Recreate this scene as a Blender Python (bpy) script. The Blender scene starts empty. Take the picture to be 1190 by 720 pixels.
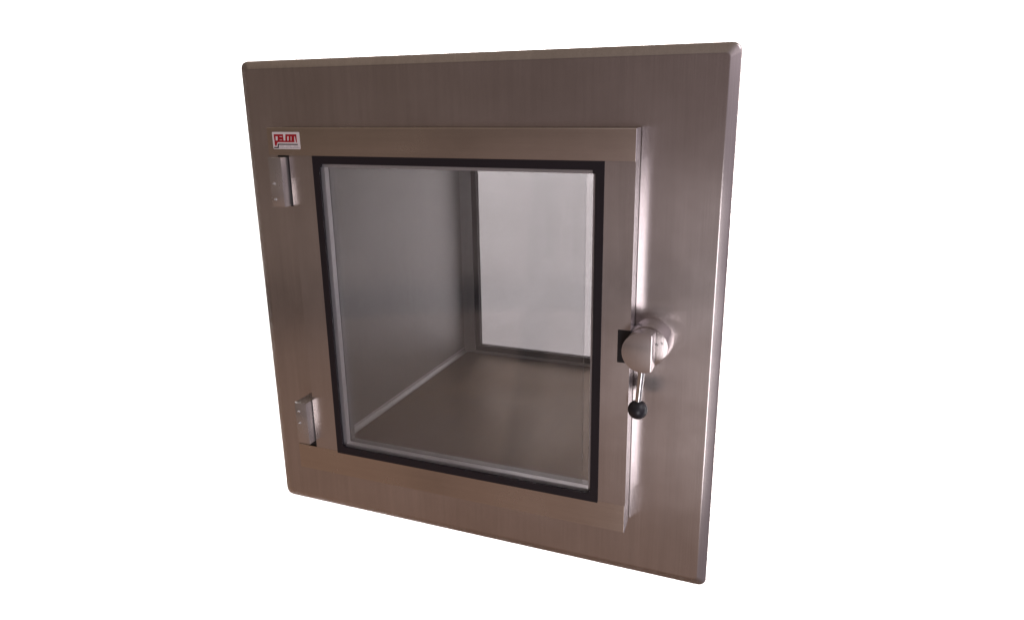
import bpy, bmesh, math
from mathutils import Vector, Matrix

S = bpy.context.scene
COL = S.collection
R = math.radians

# ------------------------------------------------------------------ materials
def new_mat(name):
    m = bpy.data.materials.new(name)
    m.use_nodes = True
    nt = m.node_tree
    nt.nodes.clear()
    out = nt.nodes.new('ShaderNodeOutputMaterial')
    return m, nt, out

def principled(name, base, rough, metallic=0.0, spec=0.5, noise=0.0, nscale=30, bump=0.0):
    m, nt, out = new_mat(name)
    b = nt.nodes.new('ShaderNodeBsdfPrincipled')
    b.inputs['Base Color'].default_value = (*base, 1)
    b.inputs['Roughness'].default_value = rough
    b.inputs['Metallic'].default_value = metallic
    b.inputs['Specular IOR Level'].default_value = spec
    nt.links.new(b.outputs[0], out.inputs[0])
    if noise or bump:
        tc = nt.nodes.new('ShaderNodeTexCoord')
        n = nt.nodes.new('ShaderNodeTexNoise')
        n.inputs['Scale'].default_value = nscale
        n.inputs['Detail'].default_value = 5
        nt.links.new(tc.outputs['Object'], n.inputs['Vector'])
        if noise:
            mr = nt.nodes.new('ShaderNodeMapRange')
            mr.inputs['To Min'].default_value = max(0.02, rough - noise)
            mr.inputs['To Max'].default_value = min(1, rough + noise)
            nt.links.new(n.outputs['Fac'], mr.inputs['Value'])
            nt.links.new(mr.outputs[0], b.inputs['Roughness'])
        if bump:
            bp = nt.nodes.new('ShaderNodeBump')
            bp.inputs['Strength'].default_value = bump
            bp.inputs['Distance'].default_value = 0.0005
            nt.links.new(n.outputs['Fac'], bp.inputs['Height'])
            nt.links.new(bp.outputs[0], b.inputs['Normal'])
    return m

def brushed(name, base, rough=0.3, aniso=0.7, grain='z', streak=0.10, blotch=0.12, diffuse=0.0, bump=0.12):
    """brushed stainless steel: scratches along one axis, soft smudges, anisotropic gloss"""
    m, nt, out = new_mat(name)
    N, L = nt.nodes.new, nt.links.new
    b = N('ShaderNodeBsdfPrincipled')
    b.inputs['Metallic'].default_value = 1.0
    tc = N('ShaderNodeTexCoord')
    mp = N('ShaderNodeMapping')
    sc = {'z': (900, 900, 9), 'x': (9, 900, 900), 'y': (160, 5, 160)}[grain]
    mp.inputs['Scale'].default_value = sc
    L(tc.outputs['Object'], mp.inputs['Vector'])
    n1 = N('ShaderNodeTexNoise'); n1.inputs['Scale'].default_value = 1.0; n1.inputs['Detail'].default_value = 3
    L(mp.outputs[0], n1.inputs['Vector'])
    mp2 = N('ShaderNodeMapping')
    sc2 = {'z': (90, 90, 3), 'x': (3, 90, 90), 'y': (40, 2, 40)}[grain]
    mp2.inputs['Scale'].default_value = sc2
    L(tc.outputs['Object'], mp2.inputs['Vector'])
    n3 = N('ShaderNodeTexNoise'); n3.inputs['Scale'].default_value = 1.0; n3.inputs['Detail'].default_value = 4
    L(mp2.outputs[0], n3.inputs['Vector'])
    n2 = N('ShaderNodeTexNoise'); n2.inputs['Scale'].default_value = 7; n2.inputs['Detail'].default_value = 5
    n2.inputs['Roughness'].default_value = 0.6
    L(tc.outputs['Object'], n2.inputs['Vector'])
    # colour: fine streaks + broader streaks + smudges
    add = N('ShaderNodeMath'); add.operation = 'ADD'
    L(n1.outputs['Fac'], add.inputs[0]); L(n3.outputs['Fac'], add.inputs[1])
    mr = N('ShaderNodeMapRange')
    mr.inputs['From Min'].default_value = 0.5; mr.inputs['From Max'].default_value = 1.5
    mr.inputs['To Min'].default_value = 1 - streak; mr.inputs['To Max'].default_value = 1 + streak
    L(add.outputs[0], mr.inputs['Value'])
    mr2 = N('ShaderNodeMapRange')
    mr2.inputs['From Min'].default_value = 0.3; mr2.inputs['From Max'].default_value = 0.7
    mr2.inputs['To Min'].default_value = 1 - blotch * 0.45; mr2.inputs['To Max'].default_value = 1 + blotch * 0.45
    L(n2.outputs['Fac'], mr2.inputs['Value'])
    mul = N('ShaderNodeMath'); mul.operation = 'MULTIPLY'
    L(mr.outputs[0], mul.inputs[0]); L(mr2.outputs[0], mul.inputs[1])
    vm = N('ShaderNodeVectorMath'); vm.operation = 'SCALE'
    vm.inputs[0].default_value = base
    L(mul.outputs[0], vm.inputs['Scale'])
    L(vm.outputs[0], b.inputs['Base Color'])
    # roughness
    mr3 = N('ShaderNodeMapRange')
    mr3.inputs['From Min'].default_value = 0.3; mr3.inputs['From Max'].default_value = 0.7
    mr3.inputs['To Min'].default_value = rough * (1 - blotch); mr3.inputs['To Max'].default_value = rough * (1 + blotch)
    L(n2.outputs['Fac'], mr3.inputs['Value'])
    L(mr3.outputs[0], b.inputs['Roughness'])
    b.inputs['Anisotropic'].default_value = aniso
    tan = N('ShaderNodeTangent'); tan.direction_type = 'RADIAL'; tan.axis = 'Z'
    L(tan.outputs[0], b.inputs['Tangent'])
    b.inputs['Anisotropic Rotation'].default_value = 0.0 if grain == 'z' else 0.25
    bp = N('ShaderNodeBump'); bp.inputs['Strength'].default_value = bump; bp.inputs['Distance'].default_value = 0.0002
    L(n1.outputs['Fac'], bp.inputs['Height'])
    L(bp.outputs[0], b.inputs['Normal'])
    if diffuse > 0:
        d = N('ShaderNodeBsdfDiffuse')
        L(vm.outputs[0], d.inputs['Color'])
        mx = N('ShaderNodeMixShader'); mx.inputs[0].default_value = diffuse
        L(b.outputs[0], mx.inputs[1]); L(d.outputs[0], mx.inputs[2])
        L(mx.outputs[0], out.inputs[0])
    else:
        L(b.outputs[0], out.inputs[0])
    return m

def glass(name, tint, haze=0.0, ior_value=1.5, smear=False):
    """thin architectural pane: straight transmission + fresnel reflection (+ faint dust)"""
    m, nt, out = new_mat(name)
    N, L = nt.nodes.new, nt.links.new
    t = N('ShaderNodeBsdfTransparent'); t.inputs['Color'].default_value = (*tint, 1)
    g = N('ShaderNodeBsdfGlossy'); g.inputs['Roughness'].default_value = 0.004
    fr = N('ShaderNodeFresnel'); fr.inputs['IOR'].default_value = 1.5
    geo = N('ShaderNodeNewGeometry'); ior = N('ShaderNodeMapRange')   # same reflectance from both sides of the sheet
    ior.inputs['To Min'].default_value = ior_value; ior.inputs['To Max'].default_value = 1 / ior_value
    L(geo.outputs['Backfacing'], ior.inputs['Value']); L(ior.outputs[0], fr.inputs['IOR'])
    mx = N('ShaderNodeMixShader')
    L(fr.outputs[0], mx.inputs[0]); L(t.outputs[0], mx.inputs[1]); L(g.outputs[0], mx.inputs[2])
    if haze:
        d = N('ShaderNodeBsdfDiffuse'); d.inputs['Color'].default_value = (0.75, 0.74, 0.74, 1)
        tc = N('ShaderNodeTexCoord')
        mp = N('ShaderNodeMapping'); mp.inputs['Scale'].default_value = (4, 4, 7)
        mp.inputs['Rotation'].default_value = (0, 0.5, 0)
        L(tc.outputs['Object'], mp.inputs['Vector'])
        n = N('ShaderNodeTexNoise'); n.inputs['Scale'].default_value = 1.3; n.inputs['Detail'].default_value = 6
        L(mp.outputs[0], n.inputs['Vector'])
        mr = N('ShaderNodeMapRange')
        mr.inputs['From Min'].default_value = 0.35; mr.inputs['From Max'].default_value = 0.75
        mr.inputs['To Min'].default_value = haze * 0.5; mr.inputs['To Max'].default_value = haze * 1.6
        L(n.outputs['Fac'], mr.inputs['Value'])
        fac = mr.outputs[0]
        if smear:                       # two faint curved wipe marks on the pane
            for (cx, cz, rad, wd, amt) in ((0.06, 0.42, 0.2150, 0.0035, 0.060), (0.42, 0.70, 0.2620, 0.0025, 0.030), (0.30, 0.20, 0.2200, 0.0020, 0.020)):
                sb = N('ShaderNodeVectorMath'); sb.operation = 'SUBTRACT'; sb.inputs[1].default_value = (cx, 0, cz)
                L(tc.outputs['Object'], sb.inputs[0])
                fl = N('ShaderNodeVectorMath'); fl.operation = 'MULTIPLY'; fl.inputs[1].default_value = (1, 0, 1)
                L(sb.outputs[0], fl.inputs[0])
                ln = N('ShaderNodeVectorMath'); ln.operation = 'LENGTH'; L(fl.outputs[0], ln.inputs[0])
                df = N('ShaderNodeMath'); df.operation = 'SUBTRACT'; df.inputs[1].default_value = rad
                L(ln.outputs['Value'], df.inputs[0])
                ab = N('ShaderNodeMath'); ab.operation = 'ABSOLUTE'; L(df.outputs[0], ab.inputs[0])
                m2 = N('ShaderNodeMapRange'); m2.inputs['From Max'].default_value = wd
                m2.inputs['To Min'].default_value = amt; m2.inputs['To Max'].default_value = 0
                L(ab.outputs[0], m2.inputs['Value'])
                nm = N('ShaderNodeTexNoise'); nm.inputs['Scale'].default_value = 9; L(sb.outputs[0], nm.inputs['Vector'])
                m3 = N('ShaderNodeMapRange'); m3.inputs['From Min'].default_value = 0.45; m3.inputs['From Max'].default_value = 0.65
                L(nm.outputs['Fac'], m3.inputs['Value'])
                mm = N('ShaderNodeMath'); mm.operation = 'MULTIPLY_ADD'
                L(m2.outputs[0], mm.inputs[0]); L(m3.outputs[0], mm.inputs[1]); L(fac, mm.inputs[2])
                fac = mm.outputs[0]
        mx2 = N('ShaderNodeMixShader')
        L(fac, mx2.inputs[0]); L(mx.outputs[0], mx2.inputs[1]); L(d.outputs[0], mx2.inputs[2])
        L(mx2.outputs[0], out.inputs[0])
    else:
        L(mx.outputs[0], out.inputs[0])
    return m

STEEL = (0.578, 0.520, 0.494)
M_panel = brushed('brushed steel vertical grain', STEEL, 0.235, 0.72, 'z', 0.10, 0.12)
M_rail = brushed('brushed steel horizontal grain', (0.67, 0.58, 0.505), 0.26, 0.7, 'x', 0.06, 0.14)  # warmer, lighter base holds the warm light the rails reflect
M_stile = brushed('brushed steel stile', STEEL, 0.24, 0.75, 'z', 0.06, 0.14)
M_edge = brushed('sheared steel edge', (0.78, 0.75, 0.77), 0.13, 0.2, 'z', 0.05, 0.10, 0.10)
M_liner = brushed('satin chamber steel', (0.535, 0.52, 0.51), 0.50, 0.3, 'z', 0.05, 0.15, 0.25)
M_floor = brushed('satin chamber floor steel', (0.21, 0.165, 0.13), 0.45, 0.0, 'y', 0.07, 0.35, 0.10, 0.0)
M_cove_glint = brushed('cove highlight steel', (0.94, 0.92, 0.93), 0.34, 0.0, 'y', 0.10, 0.2, 0.55)  # near-white strip stands in for the catch light along the cove bend
M_hinge = brushed('hinge steel', (0.60, 0.56, 0.54), 0.27, 0.5, 'z', 0.05, 0.15, 0.14)
M_turned = brushed('turned latch steel', (0.68, 0.63, 0.63), 0.19, 0.0, 'z', 0.04, 0.12, 0.15)
M_screw = principled('bright screw steel', (0.75, 0.74, 0.73), 0.18, 1.0)
M_chrome = principled('polished lever steel', (0.72, 0.70, 0.69), 0.16, 1.0)
M_rubber = principled('black rubber gasket', (0.016, 0.012, 0.016), 0.42, 0, 0.4, noise=0.1, nscale=80, bump=0.1)
M_black = principled('black plastic', (0.014, 0.012, 0.013), 0.5, 0, 0.4, noise=0.08, nscale=150, bump=0.1)
M_ball = principled('black phenolic knob', (0.018, 0.017, 0.022), 0.36, 0, 0.5, noise=0.06, nscale=200)
M_spacer = brushed('matte aluminium spacer', (0.92, 0.89, 0.89), 0.33, 0.0, 'z', 0.04, 0.12, 0.5)
M_glass = glass('door glass', (0.875, 0.875, 0.88), haze=0.020, ior_value=1.66)
M_glass_in = glass('inner glass', (0.915, 0.92, 0.92), haze=0.010, ior_value=1.66)
M_glass_rear = glass('rear glass', (0.775, 0.745, 0.75), haze=0.05)
M_label = principled('white sticker vinyl', (0.84, 0.77, 0.76), 0.5, 0, 0.3, noise=0.05, nscale=200)
M_red = principled('red sticker print', (0.42, 0.012, 0.022), 0.5, 0, 0.3)
M_ink = principled('black sticker print', (0.025, 0.02, 0.022), 0.5, 0, 0.3)
M_grey = principled('grey sticker print', (0.22, 0.21, 0.25), 0.5, 0, 0.3)
M_white = principled('white paper backdrop', (0.86, 0.86, 0.86), 0.9, 0, 0.1)

# ------------------------------------------------------------------ mesh helpers
def obj(name, bm, mats, parent=None, smooth=None):
    bmesh.ops.recalc_face_normals(bm, faces=bm.faces[:])
    if smooth is not None:
        for f in bm.faces: f.smooth = True
        for e in bm.edges:
            if len(e.link_faces) == 2:
                e.smooth = e.calc_face_angle(0.0) < R(smooth)
            else:
                e.smooth = False
    me = bpy.data.meshes.new(name)
    bm.to_mesh(me); bm.free()
    for m in (mats if isinstance(mats, (list, tuple)) else [mats]):
        me.materials.append(m)
    o = bpy.data.objects.new(name, me)
    COL.objects.link(o)
    if parent: o.parent = parent
    return o

def prism(bm, outer, holes, y0, y1, mat=0):
    """polygon in (x,z) with holes, extruded from y0 (front) to y1 (back)"""
    loops = [outer] + list(holes)
    allf = []
    fr, bk = [], []
    for y, store in ((y0, fr), (y1, bk)):
        edges = []
        for lp in loops:
            vs = [bm.verts.new((x, y, z)) for x, z in lp]
            store.append(vs)
            for i in range(len(vs)):
                edges.append(bm.edges.new((vs[i], vs[(i + 1) % len(vs)])))
        r = bmesh.ops.triangle_fill(bm, use_beauty=True, use_dissolve=True, edges=edges)
        allf += [g for g in r['geom'] if isinstance(g, bmesh.types.BMFace)]
    for a, b in zip(fr, bk):
        n = len(a)
        for i in range(n):
            allf.append(bm.faces.new((a[i], a[(i + 1) % n], b[(i + 1) % n], b[i])))
    for f in allf: f.material_index = mat
    return fr, bk, allf

def rect(x0, x1, z0, z1):
    return [(x0, z0), (x1, z0), (x1, z1), (x0, z1)]

def box(bm, x0, x1, y0, y1, z0, z1, bev=0.0, seg=2, mat=0):
    r = bmesh.ops.create_cube(bm, size=1.0)
    vs = r['verts']
    for v in vs:
        v.co = Vector(((x0 + x1) / 2 + v.co.x * (x1 - x0), (y0 + y1) / 2 + v.co.y * (y1 - y0), (z0 + z1) / 2 + v.co.z * (z1 - z0)))
    fs = set(f for v in vs for f in v.link_faces)
    for f in fs: f.material_index = mat
    if bev:
        es = list(set(e for v in vs for e in v.link_edges))
        bmesh.ops.bevel(bm, geom=es, offset=bev, segments=seg, profile=0.5, affect='EDGES')

def rounded(x0, x1, z0, z1, r, n=6):
    pts = []
    for cx, cz, a0 in ((x1 - r, z1 - r, 0), (x0 + r, z1 - r, 90), (x0 + r, z0 + r, 180), (x1 - r, z0 + r, 270)):
        for i in range(n + 1):
            a = R(a0 + 90 * i / n)
            pts.append((cx + r * math.cos(a), cz + r * math.sin(a)))
    return pts

def circle(cx, cz, r, n=64, a0=0, a1=360):
    return [(cx + r * math.cos(R(a0 + (a1 - a0) * i / n)), cz + r * math.sin(R(a0 + (a1 - a0) * i / n))) for i in range(n)]

def skin_loops(bm, loops, mat=0):
    """quads between successive closed vertex loops [(x,y,z)...] ; returns bmesh vert rows"""
    rows = [[bm.verts.new(p) for p in lp] for lp in loops]
    for a, b in zip(rows, rows[1:]):
        n = len(a)
        for i in range(n):
            f = bm.faces.new((a[i], a[(i + 1) % n], b[(i + 1) % n], b[i])); f.material_index = mat
    return rows

def lathe_y(bm, cx, cz, prof, n=64, mat=0, cap0=True, cap1=True):
    """prof = [(r,y)...] round the y axis"""
    loops = [[(cx + r * math.cos(2 * math.pi * i / n), y, cz + r * math.sin(2 * math.pi * i / n)) for i in range(n)] for r, y in prof]
    rows = skin_loops(bm, loops, mat)
    if cap0: bm.faces.new(rows[0]).material_index = mat
    if cap1: bm.faces.new(rows[-1]).material_index = mat

# ------------------------------------------------------------------ dimensions (metres)
PW, PH = 0.700, 0.7025            # flat of the wall panel
DX0, DX1, DZ0, DZ1 = 0.0576, 0.6018, 0.0753, 0.6191   # door
DF, DB = -0.0352, -0.0030         # door front and back
GX0, GX1, GZ0, GZ1 = 0.1333, 0.5635, 0.1137, 0.5803   # opening in the door
CX0, CX1, CZ0, CZ1, CD = 0.0693, 0.5900, 0.0799, 0.6145, 0.5657  # chamber

hatch = bpy.data.objects.new('pass_through_hatch', None)
COL.objects.link(hatch)
hatch['label'] = 'brushed stainless steel pass-through hatch with glazed door, ball lever latch and red logo sticker'
hatch['category'] = 'hatch'

# ---- wall panel : flat face, edges folded back on a soft bend
bm = bmesh.new()
prof = [(-0.0025, 0.0), (-0.0016, 0.0), (-0.0010, 0.00005), (-0.0004, 0.0002), (0.0002, 0.0004), (0.0090, 0.0041), (0.0103, 0.0048),
        (0.0112, 0.0060), (0.0118, 0.0076), (0.0120, 0.0096), (0.0120, 0.0280)]
loops = []
for off, y in prof:
    loops.append([(x, y, z) for x, z in rounded(-off, PW + off, -off, PH + off, 0.0060 + max(off, 0) * 0.5, 8)])
rows = skin_loops(bm, loops)
# flat front between the first loop and the chamber mouth
hole = [bm.verts.new((x, 0, z)) for x, z in rounded(CX0, CX1, CZ0, CZ1, 0.012, 8)]
ed = []
n = len(hole)
for i in range(n):
    ed.append(bm.edges.new((hole[i], hole[(i + 1) % n])))
    e = bm.edges.get((rows[0][i], rows[0][(i + 1) % n]))
    ed.append(e)
bmesh.ops.triangle_fill(bm, use_beauty=True, use_dissolve=True, edges=ed)
for v in bm.verts:
    if v.co.x < -0.005: v.co.x -= 0.0016
panel = obj('wall_panel', bm, M_panel, hatch, 35)
sm = panel.modifiers.new('thickness', 'SOLIDIFY'); sm.thickness = 0.0012; sm.offset = -1

# ---- chamber liner : four walls with coved corners
def cove(x0, x1, z0, z1, r, n):
    return rounded(x0, x1, z0, z1, r, n)
bm = bmesh.new()
inner = cove(CX0, CX1, CZ0, CZ1, 0.0105, 7)
outer = cove(CX0 - 0.0015, CX1 + 0.0015, CZ0 - 0.0015, CZ1 + 0.0015, 0.012, 7)
n = len(inner)
ys = [0.0014, CD]
ri = [[bm.verts.new((x, y, z)) for x, z in inner] for y in ys]
ro = [[bm.verts.new((x, y, z)) for x, z in outer] for y in ys]
for i in range(n):
    j = (i + 1) % n
    f = bm.faces.new((ri[0][i], ri[0][j], ri[1][j], ri[1][i]))
    zc = (inner[i][1] + inner[j][1]) / 2
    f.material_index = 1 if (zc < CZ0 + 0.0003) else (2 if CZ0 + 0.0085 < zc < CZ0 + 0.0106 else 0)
    bm.faces.new((ro[0][i], ro[1][i], ro[1][j], ro[0][j]))
    for k in (0, 1):
        bm.faces.new((ri[k][i], ro[k][i], ro[k][j], ri[k][j]))
obj('chamber', bm, [M_liner, M_floor, M_cove_glint], hatch, 40)

# ---- rear door with its window
RX0, RX1, RZ0, RZ1 = 0.0985, 0.5610, 0.0868, 0.6000
bm = bmesh.new()
prism(bm, rect(0.050, 0.609, 0.062, 0.640), [rect(RX0, RX1, RZ0, RZ1)], CD + 0.0015, CD + 0.030)
rear = obj('rear_door', bm, M_liner, hatch)
rear['label'] = 'rear door with its own window, seen through the chamber'
bm = bmesh.new()
prism(bm, rect(RX0 + 0.0002, RX1 - 0.0002, RZ0 + 0.0002, RZ1 - 0.0002), [rect(RX0 + 0.0125, RX1 - 0.0125, RZ0 + 0.0130, RZ1 - 0.0125)], CD - 0.0005, CD + 0.012)
obj('gasket', bm, M_rubber, rear)
bm = bmesh.new()
box(bm, RX0 + 0.0125, RX1 - 0.0125, CD + 0.004, CD + 0.010, RZ0 + 0.0130, RZ1 - 0.0125)
bm.faces.ensure_lookup_table()
obj('window_pane', bm, M_glass_rear, rear)

# ---- front door : rails carry a horizontal grain, stiles a vertical grain
bm = bmesh.new()
NZ = [(0.1192, 0.1965), (0.5045, 0.5801)]     # hinge notches
NX = 0.0930
SEAM_T, SEAM_B = 0.5802, 0.1166
def door_piece(poly, mat, bev_test, width=0.0011):
    fr, bk, fs = prism(bm, poly, [], DF, DB, mat)
    es = []
    for v in fr[0]:
        for e in v.link_edges:
            a, b = e.verts
            if abs(a.co.y - DF) < 1e-6 and abs(b.co.y - DF) < 1e-6 and bev_test(a.co, b.co):
                es.append(e)
    es = list(set(es))
    if es:
        bmesh.ops.bevel(bm, geom=es, offset=width, segments=3, profile=0.5, affect='EDGES')
def on(axis, val):
    return lambda a, b: abs(a[axis] - val) < 1e-5 and abs(b[axis] - val) < 1e-5
door_piece(rect(DX0, DX1, SEAM_T, DZ1), 0, lambda a, b: on(2, DZ1)(a, b) or on(0, DX1)(a, b))
door_piece(rect(DX0, DX1, DZ0, SEAM_B), 0, lambda a, b: on(0, DX1)(a, b))
g = 0.00015
door_piece(rect(GX1, DX1, SEAM_B + g, SEAM_T - g), 1, on(0, DX1))
lp = rect(NX, GX0, SEAM_B + g, SEAM_T - g)     # the hinges stand in the open strip beside this stile
door_piece(lp, 1, lambda a, b: False)
# latch-side flange tilted past square, shaped to cast a glow beside it
for v in bm.verts:
    if v.co.x > DX1 - 1e-4 and abs(v.co.y - DB) < 1e-6: v.co.x -= 0.0021
bm.normal_update()
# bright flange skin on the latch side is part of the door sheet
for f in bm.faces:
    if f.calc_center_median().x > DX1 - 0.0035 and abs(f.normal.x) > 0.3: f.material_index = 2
door = obj('door', bm, [M_rail, M_stile, M_edge], hatch, 35)

# door glazing
IX0, IX1, IZ0, IZ1 = 0.1443, 0.5520, 0.1256, 0.5690
k = 0.0034
notch = [(IX0, IZ0 + k), (IX0 + k, IZ0 + k), (IX0 + k, IZ0), (IX1 - k, IZ0), (IX1 - k, IZ0 + k), (IX1, IZ0 + k),
         (IX1, IZ1 - k - .001), (IX1 - k, IZ1 - k - .001), (IX1 - k, IZ1), (IX0 + k, IZ1), (IX0 + k, IZ1 - k - .001), (IX0, IZ1 - k - .001)]
bm = bmesh.new()
prism(bm, rect(GX0 + 0.0002, GX1 - 0.0002, GZ0 + 0.0002, GZ1 - 0.0002), [notch], DF - 0.0008, DF + 0.0025)
obj('gasket', bm, M_rubber, door)
bm = bmesh.new()
prism(bm, rect(IX0 - 0.004, IX1 + 0.004, IZ0 - 0.004, IZ1 + 0.004), [], DF + 0.0028, DF + 0.0068)
obj('window_pane', bm, M_glass, door)
SX0, SX1, SZ0, SZ1 = IX0 + 0.0036, IX1 - 0.0046, IZ0 + 0.0030, IZ1 - 0.0050
bm = bmesh.new()
prism(bm, rect(IX0 - 0.006, IX1 + 0.006, IZ0 - 0.006, IZ1 + 0.006), [rect(SX0, SX1, SZ0, SZ1)], DF + 0.0070, DF + 0.0165)
obj('glazing_bead', bm, M_spacer, door)
bm = bmesh.new()
prism(bm, rect(SX0 - 0.003, SX1 - 0.0125, SZ0 - 0.003, SZ1 + 0.003), [], DF + 0.0167, DF + 0.0207)
obj('inner_pane', bm, M_glass_in, door)
# inner skin of the door, the return that holds the glazing
bm = bmesh.new()
prism(bm, rect(GX0 + 0.0004, GX1 - 0.0004, GZ0 + 0.0004, GZ1 - 0.0004), [rect(SX0 - 0.002, SX1 + 0.002, SZ0 - 0.002, SZ1 + 0.002)], DF + 0.0210, DB)
obj('inner_frame', bm, M_liner, door)
# black strike plate at the latch
bm = bmesh.new()
box(bm, 0.5855, DX1 + 0.0004, DF - 0.0012, DF + 0.006, 0.3242, 0.3682, 0.0004, 1)
obj('strike_plate', bm, M_black, door)

# sticker with the red block logo
bm = bmesh.new()
LX0, LX1, LZ0, LZ1 = 0.0669, 0.1150, 0.5891, 0.6131
prism(bm, rounded(LX0, LX1, LZ0, LZ1, 0.0016, 4), [], DF - 0.00015, DF - 0.00002, 0)
def uv(x, y):
    l = 35 + (y - 70) * 0.095; r = 985 + (y - 70) * 0.068
    return (LX0 + (x - l) / (r - l) * (LX1 - LX0), LZ1 - (y - 68) / (655 - 68) * (LZ1 - LZ0))
def mark(pts, mat, lift=0.00025):
    vs = [bm.verts.new((uv(x, y)[0], DF - lift, uv(x, y)[1])) for x, y in pts]
    bm.faces.new(vs).material_index = mat
def bar(x0, x1, y0, y1, mat, lift=0.00025):
    mark([(x0, y0), (x1, y0), (x1, y1), (x0, y1)], mat, lift)
# p
mark([(98, 145), (427, 145), (430, 218), (105, 218)], 1)
mark([(103, 218), (164, 218), (172, 362), (122, 362)], 1)
mark([(125, 362), (824, 362), (822, 420), (128, 420)], 1)
mark([(128, 420), (250, 420), (218, 455), (206, 545), (142, 545)], 1)
# p counter ends, e with two slots, l
bar(238, 306, 218, 362, 1)
bar(306, 395, 240, 334, 1)
mark([(395, 218), (428, 218), (448, 362), (395, 362)], 1)
bar(306, 395, 350, 362, 1)
# m
bar(508, 890, 145, 215, 1)
bar(505, 572, 215, 362, 1)
bar(622, 692, 215, 362, 1)
bar(716, 814, 215, 362, 1)
mark([(838, 215), (892, 215), (908, 428), (870, 428)], 1)
# black stepped underline
mark([(275, 472), (928, 474), (934, 510), (280, 510)], 2)
mark([(244, 474), (282, 472), (276, 626), (236, 602)], 2)
mark([(110, 588), (240, 588), (274, 628), (116, 628)], 2)
# small grey lettering, too small to read
for w0, w1 in ((335, 455), (540, 715), (800, 935)):
    x = w0
    k2 = 0
    while x < w1:
        wd = (16, 11, 20, 13)[k2 % 4]
        bar(x, x + wd, 543 + (k2 % 2) * 4, 563 - (k2 % 3) * 3, 3)
        x += wd + 7; k2 += 1
x = 305; k2 = 0
while x < 975:
    wd = (14, 22, 11, 17, 25)[k2 % 5]
    if not 630 < x < 655: bar(x, x + wd, 594 + (k2 % 2) * 4, 614 - (k2 % 3) * 3, 3)
    x += wd + 8; k2 += 1
st = obj('sticker', bm, [M_label, M_red, M_ink, M_grey], door)
st['label'] = 'white sticker with a red block letter logo'

# ---- hinges
def make_hinge(z0, z1, x0, x1):
    bm = bmesh.new()
    box(bm, x0, x1, DF - 0.0140, 0.0004, z0, z1, 0.0009, 2)
    h = obj('hinge', bm, M_hinge, hatch, 40)
    bm = bmesh.new()
    box(bm, x1 - 0.004, NX - 0.0002, DF + 0.0012, -0.0005, z0 - 0.0007 if z0 > 0.4 else z0 - 0.0082, z1 + 0.0021 if z0 > 0.4 else z1 - 0.0006)
    box(bm, x0 + 0.006, x1 - 0.004, DF + 0.0012, -0.0005, z0 - 0.0004 if z0 > 0.4 else z0 - 0.0082, z1 + 0.0021 if z0 > 0.4 else z1 - 0.0006)
    obj('gap_shade', bm, M_black, h)  # black filler added to darken the shadow gap around the hinge
    return h
def screw_bm(cx, cz, y, r=0.0026):
    bm = bmesh.new()
    lathe_y(bm, cx, cz, [(r, y + 0.001), (r, y - 0.0006), (r * 0.8, y - 0.0012), (r * 0.45, y - 0.0013), (r * 0.4, y - 0.0002)], 20, cap0=False)
    return bm
h1 = make_hinge(0.5070, 0.5778, 0.0660, 0.0890)
h2 = make_hinge(0.1268, 0.1968, 0.0688, 0.0912)
for h, cx, zs in ((h1, 0.0725, (0.5405, 0.5175)), (h2, 0.0750, (0.1820, 0.1620))):
    for z in zs:
        obj('screw', screw_bm(cx, z, DF - 0.0140), M_screw, h, 40)

# ---- latch : round boss on the panel, D-shaped cam with lever and ball
LCX, LCZ = 0.6225, 0.3480
bm = bmesh.new()
lathe_y(bm, LCX, LCZ, [(0.0287, 0.0003), (0.0269, -0.0284), (0.0265, -0.0296), (0.0256, -0.0300)], 72, cap0=False)
bm.normal_update()
for f in bm.faces:
    if abs(f.normal.y) > 0.9: f.material_index = 1
latch = obj('latch', bm, [M_turned, M_stile], hatch, 40)
for dx, dz in ((0.0135, 0.006), (0.0195, 0.008)):
    obj('screw', screw_bm(LCX + dx - 0.001, LCZ - 0.002 + dz, -0.0300, 0.0018), M_screw, latch, 40)
bm = bmesh.new()
r = 0.0266
flat = 0.0118
a = math.degrees(math.acos(flat / r))
pts = [(LCX + r * math.cos(R(a + (360 - 2 * a) * i / 72)), LCZ + r * math.sin(R(a + (360 - 2 * a) * i / 72))) for i in range(73)]
def inset(p, k): return (LCX + (p[0] - LCX) * k, LCZ + (p[1] - LCZ) * k)
loops = [[(x, -0.0372, z) for x, z in pts], [(x, -0.0572, z) for x, z in pts],
         [(inset(p, .985)[0], -0.0579, inset(p, .985)[1]) for p in pts], [(inset(p, .955)[0], -0.0581, inset(p, .955)[1]) for p in pts]]
rows = skin_loops(bm, loops)
bm.faces.new(rows[0]); bm.faces.new(rows[-1]).material_index = 1
obj('cam', bm, [M_turned, M_stile], latch, 30)
bm = bmesh.new()
lathe_y(bm, LCX, LCZ, [(0.009, -0.0295), (0.009, -0.0374)], 32)
obj('spindle', bm, M_black, latch, 40)

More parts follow.
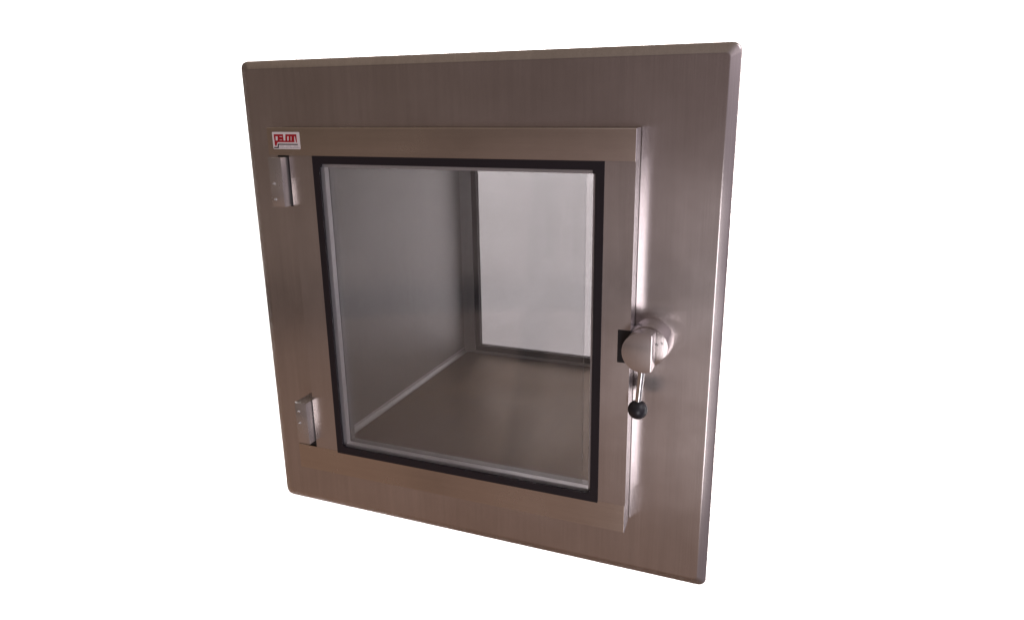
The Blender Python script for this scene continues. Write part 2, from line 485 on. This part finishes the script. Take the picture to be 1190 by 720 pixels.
def tube(bm, p0, p1, r0, r1, n=24):
    p0, p1 = Vector(p0), Vector(p1)
    d = (p1 - p0).normalized()
    u = d.orthogonal().normalized(); v = d.cross(u)
    rows = skin_loops(bm, [[tuple(p + (u * math.cos(2 * math.pi * i / n) + v * math.sin(2 * math.pi * i / n)) * rr) for i in range(n)] for p, rr in ((p0, r0), (p1, r1))])
    bm.faces.new(rows[0]); bm.faces.new(rows[1])
BALL = Vector((0.6172, -0.0480, 0.2675))
bm = bmesh.new()
tube(bm, (0.6208, -0.0478, 0.3240), BALL + Vector((0, 0, 0.006)), 0.0046, 0.0040)
lev = obj('lever', bm, M_chrome, latch, 60)
bm = bmesh.new()
bmesh.ops.create_uvsphere(bm, u_segments=48, v_segments=32, radius=0.0127)
bmesh.ops.translate(bm, verts=bm.verts[:], vec=BALL)
obj('ball_knob', bm, M_ball, latch, 60)

# ------------------------------------------------------------------ backdrop
BY = 1.2
bm = bmesh.new()
prof = [(BY, 3.0)]
rad = 0.5
for i in range(13):
    a = R(90 * i / 12)
    prof.append((BY - rad + rad * math.cos(a), -2.6 - rad * math.sin(a)))
rows = [[bm.verts.new((x, y, z)) for x in (-4.6, 3.4)] for y, z in prof]
for a_, b_ in zip(rows, rows[1:]):
    bm.faces.new((a_[0], a_[1], b_[1], b_[0]))
bd = obj('backdrop', bm, M_white, None, 60)
bd['kind'] = 'structure'

# ------------------------------------------------------------------ lamps
def area(name, loc, target, sx, sy, power, color):
    l = bpy.data.lights.new(name, 'AREA'); l.shape = 'RECTANGLE'
    l.size, l.size_y, l.energy, l.color = sx, sy, power, color
    o = bpy.data.objects.new(name, l); COL.objects.link(o)
    o.location = loc
    o.rotation_euler = (Vector(target) - Vector(loc)).to_track_quat('-Z', 'Y').to_euler()
    return o
# backdrop lamps: either side, above and below the view, facing the paper
# (all four face straight into the paper, away from the hatch)
area('backdrop_lamp', (-3.5, 0.35, -0.6), (-3.5, BY, -0.6), 0.5, 2.8, 190, (1, 1, 1))
area('backdrop_lamp', (2.3, 0.35, -0.2), (2.3, BY, -0.2), 0.5, 2.4, 130, (1, 1, 1))
area('backdrop_lamp', (-0.6, 0.35, 1.75), (-0.6, BY, 1.75), 3.6, 0.5, 170, (1, 1, 1))
area('backdrop_lamp', (-0.9, 0.35, -2.2), (-0.9, BY, -2.2), 4.0, 0.5, 200, (1, 1, 1))
# window light from the right
area('unseen_light', (2.7, -0.65, 2.5), (0.5, 0.0, 0.35), 1.4, 1.4, 19, (0.95, 0.92, 1.0))
# tall unseen lamp added in front, right of the hatch, for the flange glow
area('unseen_light', (1.72, -3.1, -0.7), (0.6, 0.0, 0.3), 0.75, 1.8, 25, (0.97, 0.94, 1.0))

# ------------------------------------------------------------------ surroundings (seen only as reflections)
W = bpy.data.worlds.new('World'); S.world = W; W.use_nodes = True
nt = W.node_tree; nt.nodes.clear()
N, L = nt.nodes.new, nt.links.new
out = N('ShaderNodeOutputWorld'); bg = N('ShaderNodeBackground'); bg.inputs['Strength'].default_value = 1.0
L(bg.outputs[0], out.inputs[0])
tc = N('ShaderNodeTexCoord'); sp = N('ShaderNodeSeparateXYZ'); L(tc.outputs['Generated'], sp.inputs[0])
mr = N('ShaderNodeMapRange'); mr.inputs['From Min'].default_value = -1; mr.inputs['From Max'].default_value = 1
L(sp.outputs['Z'], mr.inputs['Value'])
def zpos(deg): return (math.sin(R(deg)) + 1) / 2
def ramp(stops):
    cr = N('ShaderNodeValToRGB'); L(mr.outputs[0], cr.inputs[0])
    el = cr.color_ramp.elements
    el[0].position = zpos(stops[0][0]); el[0].color = (*stops[0][1], 1)
    el[1].position = zpos(stops[-1][0]); el[1].color = (*stops[-1][1], 1)
    for d, c in stops[1:-1]:
        e = el.new(zpos(d)); e.color = (*c, 1)
    return cr
# brown floor, a dark low horizon band, a dim room, a warm ceiling; cooler towards the window side
warm = ramp([(-90, (.19, .115, .08)), (-40, (.28, .170, .12)), (-20, (.24, .165, .13)), (-16.2, (.22, .155, .125)), (-15.8, (.012, .011, .013)), (-14.6, (.02, .018, .02)), (-12.6, (.20, .15, .125)), (-9, (.20, .152, .13)),
             (-2, (.15, .112, .094)), (12, (.125, .095, .08)), (24, (.14, .11, .09)), (36, (.26, .208, .17)), (90, (.28, .225, .18))])
cool = ramp([(-90, (.15, .105, .09)), (-40, (.22, .155, .13)), (-20, (.24, .183, .178)), (-16.2, (.25, .195, .195)), (-15.8, (.016, .015, .017)), (-14.6, (.03, .027, .03)), (-12.6, (.25, .20, .205)), (-9, (.26, .205, .21)),
             (-2, (.205, .158, .16)), (12, (.17, .134, .133)), (24, (.17, .135, .13)), (36, (.24, .205, .19)), (90, (.26, .215, .19))])
mx = N('ShaderNodeMapRange'); mx.inputs['From Min'].default_value = -0.65; mx.inputs['From Max'].default_value = 0.15
L(sp.outputs['X'], mx.inputs['Value'])
mix = N('ShaderNodeMix'); mix.data_type = 'RGBA'
L(mx.outputs[0], mix.inputs['Factor']); L(warm.outputs[0], mix.inputs[6]); L(cool.outputs[0], mix.inputs[7])
# pale lilac daylight in the room on the far right
mx3 = N('ShaderNodeMapRange'); mx3.inputs['From Min'].default_value = 0.17; mx3.inputs['From Max'].default_value = 0.50
far = ramp([(-90, (.22, .19, .21)), (-12, (.29, .25, .29)), (2, (.40, .35, .40)), (8, (.75, .67, .75)), (30, (.72, .65, .72)), (45, (.36, .32, .34)), (90, (.30, .25, .22))])
L(sp.outputs['X'], mx3.inputs['Value'])
mix3 = N('ShaderNodeMix'); mix3.data_type = 'RGBA'
L(mx3.outputs[0], mix3.inputs['Factor']); L(mix.outputs[2], mix3.inputs[6]); L(far.outputs[0], mix3.inputs[7])
# dark upright stripe added to the surroundings for its reflection in the glass
pr = N('ShaderNodeValToRGB'); pe = pr.color_ramp.elements
pm = N('ShaderNodeMapRange'); pm.inputs['From Min'].default_value = -0.45; pm.inputs['From Max'].default_value = -0.25
L(sp.outputs['X'], pm.inputs['Value']); L(pm.outputs[0], pr.inputs[0])
pe[0].position = 0.0; pe[0].color = (1, 1, 1, 1); pe[1].position = 1.0; pe[1].color = (1, 1, 1, 1)
for p_, v_ in ((0.47, 1.0), (0.53, 0.35), (0.64, 0.45), (0.72, 1.0)):
    e = pe.new(p_); e.color = (v_, v_, v_, 1)
mulp = N('ShaderNodeMix'); mulp.data_type = 'RGBA'; mulp.blend_type = 'MULTIPLY'; mulp.inputs['Factor'].default_value = 1
L(mix3.outputs[2], mulp.inputs[6]); L(pr.outputs[0], mulp.inputs[7])
L(mulp.outputs[2], bg.inputs['Color'])

# ------------------------------------------------------------------ camera
cd = bpy.data.cameras.new('camera'); cam = bpy.data.objects.new('camera', cd); COL.objects.link(cam)
S.camera = cam
cd.sensor_fit = 'HORIZONTAL'; cd.sensor_width = 36.0; cd.lens = 36.0 * 849.895 / 1190.0
cd.clip_start = 0.02; cd.clip_end = 100
rx, ry, rz = -0.280118581, 0.0143725699, 0.388918002
Rm = Matrix.Rotation(rz, 3, 'Z') @ Matrix.Rotation(rx, 3, 'X') @ Matrix.Rotation(ry, 3, 'Y')
right, fwd, up = Rm.col[0], Rm.col[1], Rm.col[2]
cm = Matrix((right, up, -fwd)).transposed().to_4x4()
cm.translation = Vector((0.799108917, -0.914343766, 0.653750982))
cam.matrix_world = cm

S.view_settings.view_transform = 'Standard'
S.view_settings.look = 'None'
S.view_settings.exposure = 0
S.view_settings.gamma = 1
S.render.engine = 'CYCLES'
S.cycles.max_bounces = 12
S.cycles.transparent_max_bounces = 16
